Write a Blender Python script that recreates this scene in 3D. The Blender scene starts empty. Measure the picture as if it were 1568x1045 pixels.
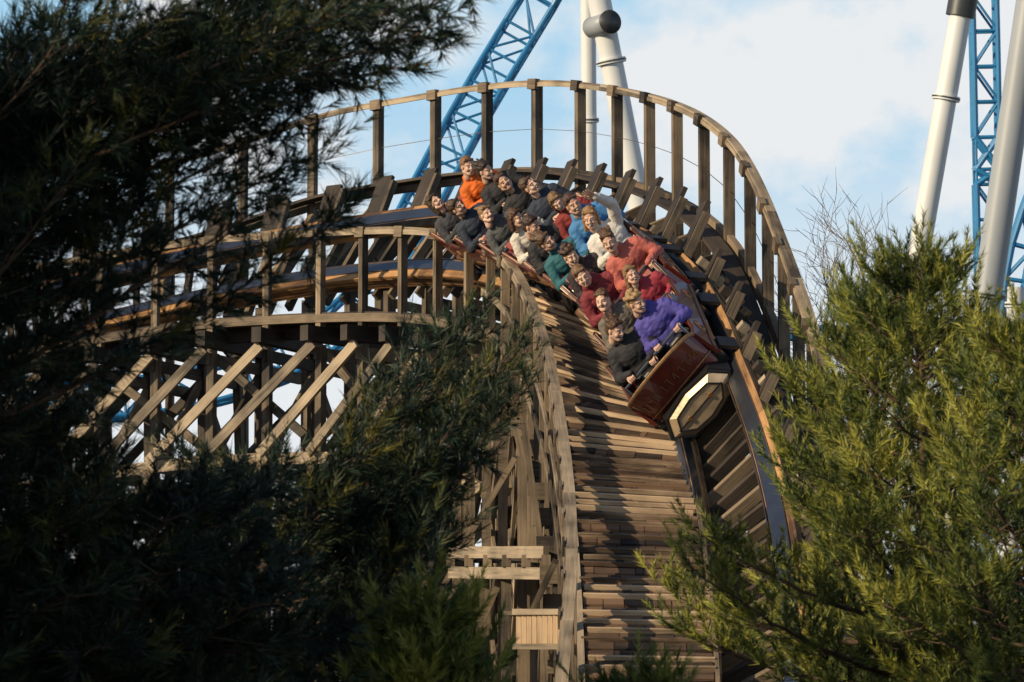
import bpy, math, random
import numpy as np
from mathutils import Vector, Matrix, noise
random.seed(11); rng=np.random.default_rng(11)
scene=bpy.context.scene
V=Vector
# ------------------------------------------------------------------ camera / image pixel to world helper
CAMZ=2.0; PITCH=math.radians(7.0); FPX=5880.0
Fv=V((0,math.cos(PITCH),math.sin(PITCH))); Uv=V((0,-math.sin(PITCH),math.cos(PITCH))); Rv=V((1,0,0))
def P(u,v,D):
    """image pixel (u, v) at an assumed depth D -> world metres"""
    return V((0,0,CAMZ))+D*(Fv+Rv*((u-784)/FPX)+Uv*(-(v-522.5)/FPX))  # image coordinates unprojected through the camera, depth assumed
cd=bpy.data.cameras.new("camera"); cam=bpy.data.objects.new("camera",cd); scene.collection.objects.link(cam)
cam.location=(0,0,CAMZ); cam.rotation_euler=(math.radians(90)+PITCH,0,0)
cd.sensor_width=36; cd.lens=135; cd.clip_end=6000; cd.clip_start=.5
cd.dof.use_dof=True; cd.dof.focus_distance=54; cd.dof.aperture_fstop=7.0
scene.camera=cam
scene.view_settings.view_transform='Standard'; scene.view_settings.look='None'; scene.view_settings.exposure=0

# ------------------------------------------------------------------ world + sun
EL=20
sun_dir=V((-0.84,-0.54,0)).normalized()*math.cos(math.radians(EL))+V((0,0,math.sin(math.radians(EL))))
w=bpy.data.worlds.new("World"); scene.world=w; w.use_nodes=True
nt=w.node_tree; N=nt.nodes; L=nt.links
for n in list(N): N.remove(n)
out=N.new('ShaderNodeOutputWorld'); bg=N.new('ShaderNodeBackground'); sky=N.new('ShaderNodeTexSky')
sky.sky_type='NISHITA'; sky.sun_disc=False; sky.sun_elevation=math.radians(EL); sky.sun_rotation=math.atan2(sun_dir.x,sun_dir.y)
tc=N.new('ShaderNodeTexCoord')
sx=N.new('ShaderNodeSeparateXYZ'); L.new(tc.outputs['Generated'],sx.inputs[0])
hz=N.new('ShaderNodeMapRange'); hz.inputs['From Min'].default_value=.21; hz.inputs['From Max'].default_value=.40; hz.inputs['To Min'].default_value=.94; hz.inputs['To Max'].default_value=.0
L.new(sx.outputs['Z'],hz.inputs['Value'])
m0=N.new('ShaderNodeMixRGB'); m0.inputs['Color2'].default_value=(3.9,6.7,8.9,1); L.new(hz.outputs[0],m0.inputs['Fac']); L.new(sky.outputs['Color'],m0.inputs['Color1'])
mp=N.new('ShaderNodeMapping'); mp.inputs['Scale'].default_value=(1,1,1.3); mp.inputs['Location'].default_value=(.11,.0,.03); mp.inputs['Rotation'].default_value=(0,.5,0)
L.new(tc.outputs['Generated'],mp.inputs['Vector'])
no=N.new('ShaderNodeTexNoise'); no.inputs['Scale'].default_value=11; no.inputs['Detail'].default_value=6; no.inputs['Roughness'].default_value=.55
L.new(mp.outputs[0],no.inputs['Vector'])
rp=N.new('ShaderNodeValToRGB'); rp.color_ramp.elements[0].position=.46; rp.color_ramp.elements[1].position=.58
L.new(no.outputs['Fac'],rp.inputs['Fac'])
cf=N.new('ShaderNodeMath'); cf.operation='MULTIPLY'; cf.inputs[1].default_value=.95; L.new(rp.outputs['Color'],cf.inputs[0])
cf2=N.new('ShaderNodeMapRange'); cf2.inputs['From Min'].default_value=.19; cf2.inputs['From Max'].default_value=.12; cf2.inputs['To Min'].default_value=0; cf2.inputs['To Max'].default_value=.9; L.new(sx.outputs['Z'],cf2.inputs['Value'])
cf3=N.new('ShaderNodeMath'); cf3.operation='MAXIMUM'; L.new(cf.outputs[0],cf3.inputs[0]); L.new(cf2.outputs[0],cf3.inputs[1])
cf4=N.new('ShaderNodeMath'); cf4.operation='MULTIPLY'; L.new(cf3.outputs[0],cf4.inputs[0]); L.new(hz.outputs[0],cf4.inputs[1])
mx=N.new('ShaderNodeMixRGB'); mx.inputs['Color2'].default_value=(8.8,8.75,8.7,1)
L.new(cf4.outputs[0],mx.inputs['Fac']); L.new(m0.outputs['Color'],mx.inputs['Color1'])
L.new(mx.outputs[0],bg.inputs['Color']); bg.inputs['Strength'].default_value=.1; L.new(bg.outputs[0],out.inputs['Surface'])
sl=bpy.data.lights.new("sun",'SUN'); so=bpy.data.objects.new("sun",sl); scene.collection.objects.link(so)
sl.energy=5.0; sl.angle=math.radians(.5); sl.color=(1,.80,.52)
so.rotation_euler=sun_dir.to_track_quat('Z','Y').to_euler()

# ------------------------------------------------------------------ materials
def newmat(name):
    m=bpy.data.materials.new(name); m.use_nodes=True; return m,m.node_tree.nodes,m.node_tree.links,m.node_tree.nodes['Principled BSDF']
def plain(name,col,rough=.6,metal=0,var=.25,scale=12,coat=0,bump=0):
    m,n,l,b=newmat(name)
    t=n.new('ShaderNodeTexCoord'); x=n.new('ShaderNodeTexNoise'); x.inputs['Scale'].default_value=scale; x.inputs['Detail'].default_value=4
    l.new(t.outputs['Object'],x.inputs['Vector'])
    r=n.new('ShaderNodeMixRGB'); c=V(col)
    r.inputs['Color1'].default_value=(*(c*(1-var)),1); r.inputs['Color2'].default_value=(*[min(1,k) for k in (c*(1+var))],1)
    l.new(x.outputs['Fac'],r.inputs['Fac']); l.new(r.outputs[0],b.inputs['Base Color'])
    b.inputs['Roughness'].default_value=rough; b.inputs['Metallic'].default_value=metal; b.inputs['Coat Weight'].default_value=coat
    if bump:
        bp=n.new('ShaderNodeBump'); bp.inputs['Strength'].default_value=bump; bp.inputs['Distance'].default_value=.02
        l.new(x.outputs['Fac'],bp.inputs['Height']); l.new(bp.outputs[0],b.inputs['Normal'])
    return m
def wood(name,cd_,cl_,rough=.75,grain=26,grey=.0):
    m,n,l,b=newmat(name)
    uv=n.new('ShaderNodeUVMap'); uv.uv_map='UVMap'
    mp=n.new('ShaderNodeMapping'); mp.inputs['Scale'].default_value=(1.3,grain,1); l.new(uv.outputs[0],mp.inputs[0])
    x=n.new('ShaderNodeTexNoise'); x.inputs['Scale'].default_value=1; x.inputs['Detail'].default_value=5; x.inputs['Roughness'].default_value=.65; l.new(mp.outputs[0],x.inputs['Vector'])
    t=n.new('ShaderNodeTexCoord'); y=n.new('ShaderNodeTexNoise'); y.inputs['Scale'].default_value=1.7; y.inputs['Detail'].default_value=5; l.new(t.outputs['Object'],y.inputs['Vector'])
    at=n.new('ShaderNodeAttribute'); at.attribute_name='tint'
    a=n.new('ShaderNodeMath'); a.operation='MULTIPLY_ADD'; a.inputs[1].default_value=1.1; l.new(x.outputs['Fac'],a.inputs[0]); 
    a2=n.new('ShaderNodeMath'); a2.operation='MULTIPLY_ADD'; a2.inputs[1].default_value=.85; a2.inputs[2].default_value=-.57; l.new(at.outputs['Fac'],a2.inputs[0]); l.new(a2.outputs[0],a.inputs[2])
    a3=n.new('ShaderNodeMath'); a3.operation='MULTIPLY_ADD'; a3.inputs[1].default_value=1.3; l.new(y.outputs['Fac'],a3.inputs[0]); 
    a4=n.new('ShaderNodeMath'); a4.operation='ADD'; a4.inputs[1].default_value=-.60; l.new(a.outputs[0],a4.inputs[0]); l.new(a4.outputs[0],a3.inputs[2])
    r=n.new('ShaderNodeValToRGB'); e=r.color_ramp.elements; e[0].position=.08; e[0].color=(*cd_,1); e[1].position=.9; e[1].color=(*cl_,1)
    l.new(a3.outputs[0],r.inputs['Fac']); l.new(r.outputs[0],b.inputs['Base Color']); b.inputs['Roughness'].default_value=rough
    bp=n.new('ShaderNodeBump'); bp.inputs['Strength'].default_value=.6; bp.inputs['Distance'].default_value=.01; l.new(x.outputs['Fac'],bp.inputs['Height']); l.new(bp.outputs[0],b.inputs['Normal'])
    return m
M_rail=wood("laminated_pine",(.06,.028,.012),(.50,.27,.11))
M_hand=wood("handrail_timber",(.045,.036,.028),(.40,.315,.22))
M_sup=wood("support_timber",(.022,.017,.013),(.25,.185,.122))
M_dark=wood("dark_timber",(.012,.009,.008),(.07,.050,.037))  # darkest timber tone, on joists, stringers, underside boards and alternate ties
M_deck=wood("deck_board",(.010,.007,.006),(.18,.105,.062))
M_bat=wood("deck_batten",(.08,.05,.03),(.58,.42,.27))
M_steel=plain("running_rail_steel",(.16,.18,.22),.28,.9,.3,3)
M_wire=plain("safety_wire",(.12,.10,.08),.5,.6)
M_blue=plain("blue_painted_steel",(.025,.19,.42),.4,0,.3,1.5)
M_white=plain("white_painted_steel",(.62,.64,.66),.45,0,.12,.8)
M_grey=plain("grey_painted_steel",(.30,.33,.37),.45,0,.15,.8)
M_dgrey=plain("dark_steel",(.06,.065,.07),.45,.5)
MW=[M_rail,M_hand,M_sup,M_dark,M_deck,M_bat,M_steel,M_wire]
RAIL,HAND,SUP,DARK,DECK,BAT,STEEL,WIRE=range(8)

# ------------------------------------------------------------------ mesh batch
def new_empty(name,loc=(0,0,0)):
    e=bpy.data.objects.new(name,None); e.location=loc; scene.collection.objects.link(e); return e
class B:
    def __init__(s): s.v=[];s.f=[];s.m=[];s.t=[];s.uv=[]
    def add(s,vs,fs,mat=0,tint=None,uvs=None):
        o=len(s.v); s.v.extend([tuple(q) for q in vs]); t=random.random() if tint is None else tint
        for k,f in enumerate(fs):
            s.f.append([i+o for i in f]); s.m.append(mat); s.t.append(t)
            s.uv.extend(uvs[k] if uvs else [(0,0)]*len(f))
    def box(s,p0,p1,w,h,up=None,mat=0,tint=None):
        p0=V(p0);p1=V(p1);a=p1-p0;Ln=a.length
        if Ln<1e-5: return
        a=a/Ln; up=V(up) if up is not None else V((0,0,1))
        if abs(a.dot(up))>.98: up=V((0,1,0)) if abs(a.y)<.9 else V((1,0,0))
        x=a.cross(up).normalized(); z=x.cross(a)
        vs=[];
        for p in (p0,p1):
            for sx,sz in ((-1,-1),(1,-1),(1,1),(-1,1)): vs.append(p+x*(sx*w/2)+z*(sz*h/2))
        fs=[(3,2,1,0),(4,5,6,7)]; uo=random.random()*50; vo=random.random()*50
        uvs=[[(uo,vo),(uo,vo+w),(uo+.02,vo+w),(uo+.02,vo)]]*2
        for i in range(4):
            j=(i+1)%4; fs.append((i,j,j+4,i+4)); q=vo+i*.37; d=w if i%2==0 else h
            uvs=uvs+[[(uo,q),(uo,q+d),(uo+Ln,q+d),(uo+Ln,q)]]
        s.add(vs,fs,mat,tint,uvs)
    def sweep(s,Ps,Xs,Zs,x0,x1,z0,z1,mat=0,tintlen=7,tint=None,closed_ends=True):
        d=0; uo=random.random()*30; vo=random.random()*30; t=random.random(); cnt=0; off=0
        for i in range(len(Ps)-1):
            if cnt>=tintlen: t=random.random(); cnt=0; uo+=7
            cnt+=1
            A,Bq=Ps[i],Ps[i+1]; ln=(Bq-A).length
            vs=[]
            for p,x,z in ((A,Xs[i],Zs[i]),(Bq,Xs[i+1],Zs[i+1])):
                for xx,zz in ((x0,z0),(x1,z0),(x1,z1),(x0,z1)): vs.append(p+x*xx+z*zz)
            fs=[];uvs=[]
            for k in range(4):
                j=(k+1)%4; fs.append((k,j,j+4,k+4)); q=vo+k*.37; dd=abs(x1-x0) if k%2==0 else abs(z1-z0)
                uvs.append([(uo+d,q),(uo+d,q+dd),(uo+d+ln,q+dd),(uo+d+ln,q)])
            if i==0: fs.append((3,2,1,0)); uvs.append([(0,0)]*4)
            if i==len(Ps)-2: fs.append((4,5,6,7)); uvs.append([(0,0)]*4)
            s.add(vs,fs,mat,t if tint is None else tint+.4*(t-.5),uvs); d+=ln
    def tube(s,p0,p1,r0,r1=None,seg=8,mat=0,tint=None,caps=True):
        p0=V(p0);p1=V(p1);r1=r0 if r1 is None else r1; a=(p1-p0)
        if a.length<1e-6: return
        a.normalize(); x=a.orthogonal().normalized(); y=a.cross(x)
        vs=[p+x*(r*math.cos(2*math.pi*k/seg))+y*(r*math.sin(2*math.pi*k/seg)) for p,r in ((p0,r0),(p1,r1)) for k in range(seg)]
        fs=[(k,(k+1)%seg,(k+1)%seg+seg,k+seg) for k in range(seg)]
        if caps: fs+= [tuple(range(seg-1,-1,-1)),tuple(range(seg,2*seg))]
        s.add(vs,fs,mat,tint)
    def pipe(s,pts,r,seg=8,mat=0):
        for a,b in zip(pts[:-1],pts[1:]): s.tube(a,b,r,r,seg,mat)
    def ell(s,c,rad,mat=0,nu=14,nv=9,rot=None):
        c=V(c); vs=[V((0,0,-1))]
        for j in range(1,nv):
            ph=-math.pi/2+math.pi*j/nv
            for i in range(nu):
                th=2*math.pi*i/nu; vs.append(V((math.cos(ph)*math.cos(th),math.cos(ph)*math.sin(th),math.sin(ph))))
        vs.append(V((0,0,1)))
        R=rot or Matrix.Identity(3)
        vs=[c+R@V((q.x*rad[0],q.y*rad[1],q.z*rad[2])) for q in vs]
        fs=[(0,1+(i+1)%nu,1+i) for i in range(nu)]
        for j in range(nv-2):
            for i in range(nu):
                a=1+j*nu+i;b=1+j*nu+(i+1)%nu; fs.append((a,b,b+nu,a+nu))
        top=len(vs)-1; o=1+(nv-2)*nu
        fs+=[(o+i,o+(i+1)%nu,top) for i in range(nu)]
        s.add(vs,fs,mat)
    def cap(s,p0,p1,r0,r1,mat=0,seg=12):
        p0=V(p0);p1=V(p1);a=(p1-p0).normalized(); x=a.orthogonal().normalized(); y=a.cross(x)
        rings=[]
        for k in (1,2,3): 
            q=-math.pi/2+math.pi/2*k/3; rings.append((p0+a*(r0*math.sin(q)),r0*math.cos(q)))
        for k in (0,1,2):
            q=math.pi/2*k/3; rings.append((p1+a*(r1*math.sin(q)),r1*math.cos(q)))
        vs=[p0-a*r0]
        for c,r in rings:
            for k in range(seg): vs.append(c+x*(r*math.cos(2*math.pi*k/seg))+y*(r*math.sin(2*math.pi*k/seg)))
        vs.append(p1+a*r1)
        fs=[(0,1+(i+1)%seg,1+i) for i in range(seg)]
        for j in range(5):
            for i in range(seg):
                b0=1+j*seg+i;b1=1+j*seg+(i+1)%seg; fs.append((b0,b1,b1+seg,b0+seg))
        o=1+5*seg; top=len(vs)-1
        fs+=[(o+i,o+(i+1)%seg,top) for i in range(seg)]
        s.add(vs,fs,mat)
    def prism(s,poly,x0,x1,mat=0,axis='x'):
        n=len(poly)
        if axis=='x': vs=[(x0,a,b) for a,b in poly]+[(x1,a,b) for a,b in poly]
        else: vs=[(a,x0,b) for a,b in poly]+[(a,x1,b) for a,b in poly]
        fs=[tuple(range(n-1,-1,-1)),tuple(range(n,2*n))]+[(i,(i+1)%n,(i+1)%n+n,i+n) for i in range(n)]
        s.add(vs,fs,mat)
    def mesh(s,name,mats,smooth=False):
        me=bpy.data.meshes.new(name); me.from_pydata(s.v,[],s.f)
        me.uv_layers.new(name='UVMap'); me.uv_layers[0].data.foreach_set('uv',np.array(s.uv,dtype=np.float32).ravel())
        at=me.attributes.new('tint','FLOAT','FACE'); at.data.foreach_set('value',np.array(s.t,dtype=np.float32))
        for m in mats: me.materials.append(m)
        me.polygons.foreach_set('material_index',np.array(s.m,dtype=np.int32))
        if smooth: me.polygons.foreach_set('use_smooth',np.ones(len(s.f),dtype=bool))
        me.update(); return me
    def obj(s,name,parent,mats,smooth=False):
        o=bpy.data.objects.new(name,s.mesh(name,mats,smooth)); scene.collection.objects.link(o)
        if parent: o.parent=parent
        return o

def spline(pts,n=400):
    pts=[V(p) for p in pts]; m=len(pts)-1; res=[]
    for k in range(n):
        t=k/(n-1)*m; i=min(int(t),m-1); f=t-i
        p1,p2=pts[i],pts[i+1]; p0=pts[i-1] if i>0 else p1*2-p2; p3=pts[i+2] if i+2<=m else p2*2-p1
        res.append(.5*((2*p1)+(p2-p0)*f+(2*p0-5*p1+4*p2-p3)*f*f+(3*p1-p0-3*p2+p3)*f**3))
    return res
def smooth(pts,it):
    a=np.array([tuple(p) for p in pts])
    for _ in range(it): a[1:-1]=.25*a[:-2]+.5*a[1:-1]+.25*a[2:]
    return [V(q) for q in a]
class Curve:
    def __init__(s,ctrl,it=400,n=400):
        s.p=np.array([tuple(q) for q in smooth(spline(ctrl,n),it)])
        d=np.linalg.norm(np.diff(s.p,axis=0),axis=1); s.s=np.concatenate([[0],np.cumsum(d)]); s.L=s.s[-1]
    def at(s,x): return V([float(np.interp(x,s.s,s.p[:,k])) for k in range(3)])
    def tan(s,x): 
        return (s.at(min(s.L,x+.15))-s.at(max(0,x-.15))).normalized()
    def nearest(s,p):
        i=int(np.argmin(np.linalg.norm(s.p-np.array(tuple(p)),axis=1))); return float(s.s[i])
    def samples(s,step,a=0,b=None):
        b=s.L if b is None else b; n=max(2,int((b-a)/step)); return [a+(b-a)*k/n for k in range(n+1)]
Zup=V((0,0,1))

# ------------------------------------------------------------------ TRACK centre line
C=Curve([P(*q) for q in [(-260,565,69),(-100,525,69),(50,480,69),(200,441,69),(350,408,68.6),(500,382,67.6),(620,367,66),(720,361,64),(820,374,61),
   (920,407,58),(994,455,55),(1043,528,53),(1076,622,51),(1106,720,49),(1128,840,47),(1138,960,45),(1140,1090,43),(1138,1230,41)]],it=230)
s_front=C.nearest(P(1076,622,51)); s_apex=C.nearest(P(620,367,66)); s_left=C.nearest(P(200,441,69)); s_low=C.nearest(P(1128,840,47))
def bank(s): return math.radians(float(np.interp(s,[0,s_left,s_apex,s_front-3,s_front,s_low,C.L],[42,50,54,56,54,36,24])))
def frame(s):
    T=C.tan(s); h=Zup.cross(T).normalized(); zz=T.cross(h); 
    if zz.z<0: zz=-zz
    b=bank(s); r=h*math.cos(b)+zz*math.sin(b); n=-h*math.sin(b)+zz*math.cos(b)
    return C.at(s),T,r,n
G=1.30
coaster=new_empty("wooden_roller_coaster")
ss=C.samples(.25); fr=[frame(s) for s in ss]
Ps=[f[0] for f in fr];Rs=[f[2] for f in fr];Ns=[f[3] for f in fr]
b=B()
for side in (-1,1):
    x=side*G/2
    for k in range(7):
        j=random.uniform(-.012,.012); wd=.13 if k>1 else .17
        b.sweep(Ps,Rs,Ns,x-wd+j,x+wd+j,-.02-.048*(k+1),-.023-.048*k,RAIL,tintlen=random.randint(9,14))
    b.sweep(Ps,Rs,Ns,x-.09-side*.05,x+.09-side*.05+(.04 if side>0 else 0),-.018,.004,STEEL)
    b.sweep(Ps,Rs,Ns,x-side*.176-.006,x-side*.176+.006,-.16,.0,STEEL)
b.obj("laminated_rails",coaster,MW)
b=B()
for i,s in enumerate(C.samples(.46)):
    c,T,r,n=frame(s)
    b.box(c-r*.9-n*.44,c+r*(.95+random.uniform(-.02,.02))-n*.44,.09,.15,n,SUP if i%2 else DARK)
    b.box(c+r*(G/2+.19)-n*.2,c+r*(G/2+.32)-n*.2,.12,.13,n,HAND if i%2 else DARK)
b.obj("track_ties",coaster,MW)

# ------------------------------------------------------------------ outer handrail + ledgers
OT=Curve([P(*q) for q in [(-200,360,71.5),(-50,325,71.5),(90,290,71.5),(300,237,71.3),(390,210,71),(500,172,70.5),(620,150,69.5),(730,131,68),(830,123,66.5),(905,127,65),(985,141,63),(1045,160,61),
  (1090,185,59.5),(1130,222,58),(1163,280,56.5),(1192,350,55),(1218,420,53.5),(1243,490,52),(1262,570,50.5),(1278,660,49),(1290,760,47.5),(1298,870,46),(1300,1000,44.5),(1300,1150,43)]],it=60)
HT=1.62
def rail_frames(cv,step,dz,a=0,b_=None):
    S=cv.samples(step,a,b_); Pp=[cv.at(s)+Zup*dz for s in S]; X=[Zup.cross(cv.tan(s)).normalized() for s in S]; return Pp,X,[Zup]*len(S)
b=B(); wires=B()
p_,x_,z_=rail_frames(OT,.3,0)
b.sweep(p_,x_,z_,-.07,.07,-.035,0,HAND,tintlen=8)
b.sweep(p_,x_,z_,-.09,-.058,-.11,-.038,HAND,tintlen=8)
b.sweep(p_,x_,z_,-.05,.05,-HT-.12,-HT+.10,SUP,tintlen=8)
b.sweep(p_,x_,z_,-.42,-.12,-HT-.02,-HT+.03,DARK,tintlen=8)
outer_posts=[]
for s in OT.samples(1.42):
    p=OT.at(s); T=OT.tan(s); outer_posts.append(p)
    h=Zup.cross(T).normalized()
    b.box(p-Zup*(HT+.35)+h*.0,p-Zup*.036,.09,.16,-h,SUP,random.uniform(.1,.7))
    b.box(p-Zup*(HT+.35)-T*.075,p-Zup*.036-T*.075,.045,.14,-h,SUP)
    b.box(p-T*.12-h*.09-Zup*.07,p+T*.12-h*.09-Zup*.07,.10,.18,Zup,SUP)
    sc=C.nearest(p-Zup*HT); c,Tc,r,n=frame(sc); h=Zup.cross(Tc).normalized()
    big=1 if sc<s_front-3.5 else .5
    a0=c+r*(G/2+.22)-n*.10; dv=(h*.42+Zup*.9).normalized()
    b.box(a0-Tc*.1-dv*.2,a0-Tc*.1+dv*(.78*big),.34*(.5+.5*big),.07,h,DARK,.35)
    b.box(a0+Tc*.14-dv*.2,a0+Tc*.14+dv*(.66*big),.08,.12,h,SUP,.4)
    b.box(c+r*.2-n*.55,p-Zup*(HT+.25),.10,.18,n,SUP)
for s0,s1 in zip(OT.samples(1.42)[:-1],OT.samples(1.42)[1:]):
    a=OT.at(s0);c=OT.at(s1)
    wires.tube(a-Zup*.85,c-Zup*.85,.006,.006,4,WIRE)
b.obj("outer_handrail",coaster,MW); 

# ------------------------------------------------------------------ inner walkway handrail (foot curve)
FT=Curve([P(*q) for q in [(-200,585,67.5),(-60,556,67.2),(75,530,67),(190,510,66.5),(300,495,66),(395,488,65.5),(483,484,65),(565,482,64),(635,484,63),(690,492,62),(735,507,61),(772,534,59.5),
   (802,582,57.5),(826,650,55),(846,730,52.5),(862,835,50),(873,940,47.5),(876,1060,45),(862,1230,42.5),(850,1400,41)]],it=60)
HI=1.47
s_split=FT.nearest(P(745,512,60.7))
b=B()
p_,x_,z_=rail_frames(FT,.3,HI)
b.sweep(p_,x_,z_,-.07,.07,-.04,0,HAND,tintlen=7,tint=.6)
b.sweep(p_,x_,z_,-.085,-.05,-.125,-.043,HAND,tintlen=6,tint=.5)
p2_,x2_,z2_=rail_frames(FT,.3,HI,s_split,None)
b.sweep(p2_,x2_,z2_,-.085,-.05,-.84,-.73,HAND,tintlen=6,tint=.35,)
b.sweep(p2_,x2_,z2_,-.085,-.05,-HI+.02,-HI+.16,SUP,tintlen=6)
pl,xl,zl=rail_frames(FT,.3,0,0,s_split)
b.sweep(pl,xl,zl,-.08,.08,-.12,.02,SUP,tintlen=7,tint=.6)
b.sweep(pl,xl,zl,-.03,.75,-.0,.05,DARK,tintlen=2)
b.sweep(pl,xl,zl,.45,.6,-.32,-.03,DARK)
inner_posts=[]
for s in FT.samples(1.06):
    p=FT.at(s); T=FT.tan(s); h=Zup.cross(T).normalized(); inner_posts.append((s,p,T,h))
    b.box(p-Zup*.45,p+Zup*(HI-.042),.08,.13,-h,SUP,random.uniform(.2,.9))
    b.box(p-Zup*.45-T*.065,p+Zup*(HI-.042)-T*.065,.035,.10,-h,HAND if random.random()<.5 else SUP,random.uniform(.2,.9))
    b.box(p-T*.11-h*.10+Zup*(HI-.08),p+T*.11-h*.10+Zup*(HI-.08),.03,.18,Zup,SUP)
b.obj("inner_handrail",coaster,MW)

# ------------------------------------------------------------------ plank deck beside the track
Lp=[(806,440,59.5),(832,520,56),(850,590,53.5),(866,660,51.5),(880,760,49),(890,880,46.5),(896,1000,44.5),(898,1110,43),(896,1260,41)]
Rp=[(900,470,58.2),(942,560,55),(1000,628,52.5),(1036,678,51.2),(1062,770,49),(1080,885,46.5),(1092,1003,44.5),(1096,1113,43),(1098,1263,41)]
nS=600
LS=smooth(spline([P(*q) for q in Lp],nS),300); RS=smooth(spline([P(*q) for q in Rp],nS),300)
mid=[(a+c)/2 for a,c in zip(LS,RS)]
cum=[0]
for a,c in zip(mid[:-1],mid[1:]): cum.append(cum[-1]+(c-a).length)
def deck_at(x):
    i=min(int(np.searchsorted(cum,x)),nS-1); return LS[i],RS[i],(mid[min(nS-1,i+4)]-mid[max(0,i-4)]).normalized()
b=B(); x=0.05; k=0
while x<cum[-1]-.1:
    l_,r_,T=deck_at(x); a=(r_-l_).normalized(); up=a.cross(T).normalized()
    if up.z<0: up=-up
    band=noise.noise(V((x*.45,3.1,0)))*.9+.10*math.sin(x*1.1)
    cuts=sorted([0,1]+[random.uniform(.1,.3),random.uniform(.3,.5),random.uniform(.5,.7),random.uniform(.7,.9)]); 
    for c0,c1 in zip(cuts[:-1],cuts[1:]):
        tl=max(0,min(1,.5+band+random.uniform(-.5,.5)))
        b.box(l_.lerp(r_,c0)+a*.005,l_.lerp(r_,c1)-a*.005+up*random.uniform(-.010,.010),.165,.035,up,DECK,tl)
    if random.random()<.9:
        q=T*.12+up*.035
        b.box(l_+q+a*random.uniform(-.05,.04),r_+q-a*random.uniform(-.03,.06)+T*random.uniform(-.015,.015),.04,random.uniform(.05,.07),up,BAT if random.random()<.8 else DECK,max(0,min(1,.45+band+random.uniform(-.45,.45))))
    x+=.235; k+=1
Xs=[(r_-l_).normalized() for l_,r_ in zip(LS,RS)]
idx=list(range(0,nS,12))
for off in (0.06,.35,.65,.94):
    pp=[LS[i].lerp(RS[i],off)-Zup*.04 for i in idx]; b.sweep(pp,[Xs[i] for i in idx],[Zup]*len(idx),-.06,.06,-.30,-.03,DARK)
pp=[LS[i]-Zup*.10 for i in idx]; b.sweep(pp,[Xs[i] for i in idx],[Zup]*len(idx),.0,1.35,-.06,-.03,DARK)
pp=[LS[i] for i in idx]; b.sweep(pp,[Xs[i] for i in idx],[Zup]*len(idx),-.085,-.01,-.34,.06,HAND,tintlen=5)
pp=[RS[i] for i in idx]; b.sweep(pp,[Xs[i] for i in idx],[Zup]*len(idx),.01,.06,-.30,.05,SUP,tintlen=5)
b.obj("plank_deck",coaster,MW)

# ------------------------------------------------------------------ support frame
b=B()
LEG=.14
def ground(p): return V((p.x,p.y,0))
IN=inner_posts
for k,(s,p,T,h) in enumerate(IN):
    f=p-Zup*.2
    if s<s_split:
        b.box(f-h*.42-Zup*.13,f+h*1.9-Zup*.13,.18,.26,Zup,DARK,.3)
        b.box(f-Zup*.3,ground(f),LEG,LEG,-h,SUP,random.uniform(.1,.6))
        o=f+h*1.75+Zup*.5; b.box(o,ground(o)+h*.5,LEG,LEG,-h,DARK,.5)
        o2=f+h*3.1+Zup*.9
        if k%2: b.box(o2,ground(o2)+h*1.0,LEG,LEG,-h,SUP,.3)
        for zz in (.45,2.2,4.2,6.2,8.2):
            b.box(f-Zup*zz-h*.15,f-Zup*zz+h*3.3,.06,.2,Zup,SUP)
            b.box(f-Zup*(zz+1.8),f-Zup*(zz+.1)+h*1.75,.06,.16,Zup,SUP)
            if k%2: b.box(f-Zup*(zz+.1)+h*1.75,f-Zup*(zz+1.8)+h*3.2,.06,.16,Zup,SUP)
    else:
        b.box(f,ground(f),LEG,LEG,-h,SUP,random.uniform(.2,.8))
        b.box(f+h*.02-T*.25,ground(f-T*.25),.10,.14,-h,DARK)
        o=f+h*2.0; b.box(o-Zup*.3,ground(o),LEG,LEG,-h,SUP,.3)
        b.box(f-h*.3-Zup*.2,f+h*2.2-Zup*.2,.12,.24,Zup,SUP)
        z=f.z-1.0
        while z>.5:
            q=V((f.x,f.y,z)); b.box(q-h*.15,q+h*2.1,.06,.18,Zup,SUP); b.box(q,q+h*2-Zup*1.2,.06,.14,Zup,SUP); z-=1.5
for k in range(len(IN)-1):
    s,p,T,h=IN[k]; p2=IN[k+1][1]; p3=IN[min(k+2,len(IN)-1)][1]
    if s<s_split:
        y=-h*.13
        b.box(p-Zup*2.42+y,p2-Zup*2.42+y,.07,.20,Zup,HAND,.85)  # sunlit look of this girt and the rakers put into a lighter tint
        b.box(p-Zup*2.35+y*2.2,p3-Zup*.50+y*2.2,.07,.17,Zup,HAND,.8 if k%2 else .3)
        if k%2==0: b.box(p3-Zup*2.3+y*-1,p-Zup*.6+y*-1,.07,.15,Zup,SUP)
        for m in (1,2,3):
            b.box(p-Zup*(2.42+2*m)+y,p2-Zup*(2.42+2*m)+y,.07,.18,Zup,SUP)
            b.box(p-Zup*(2.35+2*m)+y*1.6,p2-Zup*(.5+2*m)+y*1.6,.07,.15,Zup,SUP)
        q=h*3.1+Zup*.4
        b.box(p+q-Zup*2.6,p3+q-Zup*.8,.07,.16,Zup,DARK,.6)
    else:
        y=-h*.1
        top=min(p.z,p2.z)-.6; z=top
        while z>.3:
            a=V((p.x,p.y,z))+y; c=V((p2.x,p2.y,z))+y
            b.box(a,c,.06,.18,Zup,SUP); b.box(a,c-Zup*1.3,.05,.14,Zup,HAND if random.random()<.3 else SUP)
            b.box(a-Zup*1.3+y*.9,c+y*.9,.05,.14,Zup,SUP)
            z-=1.6
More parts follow.
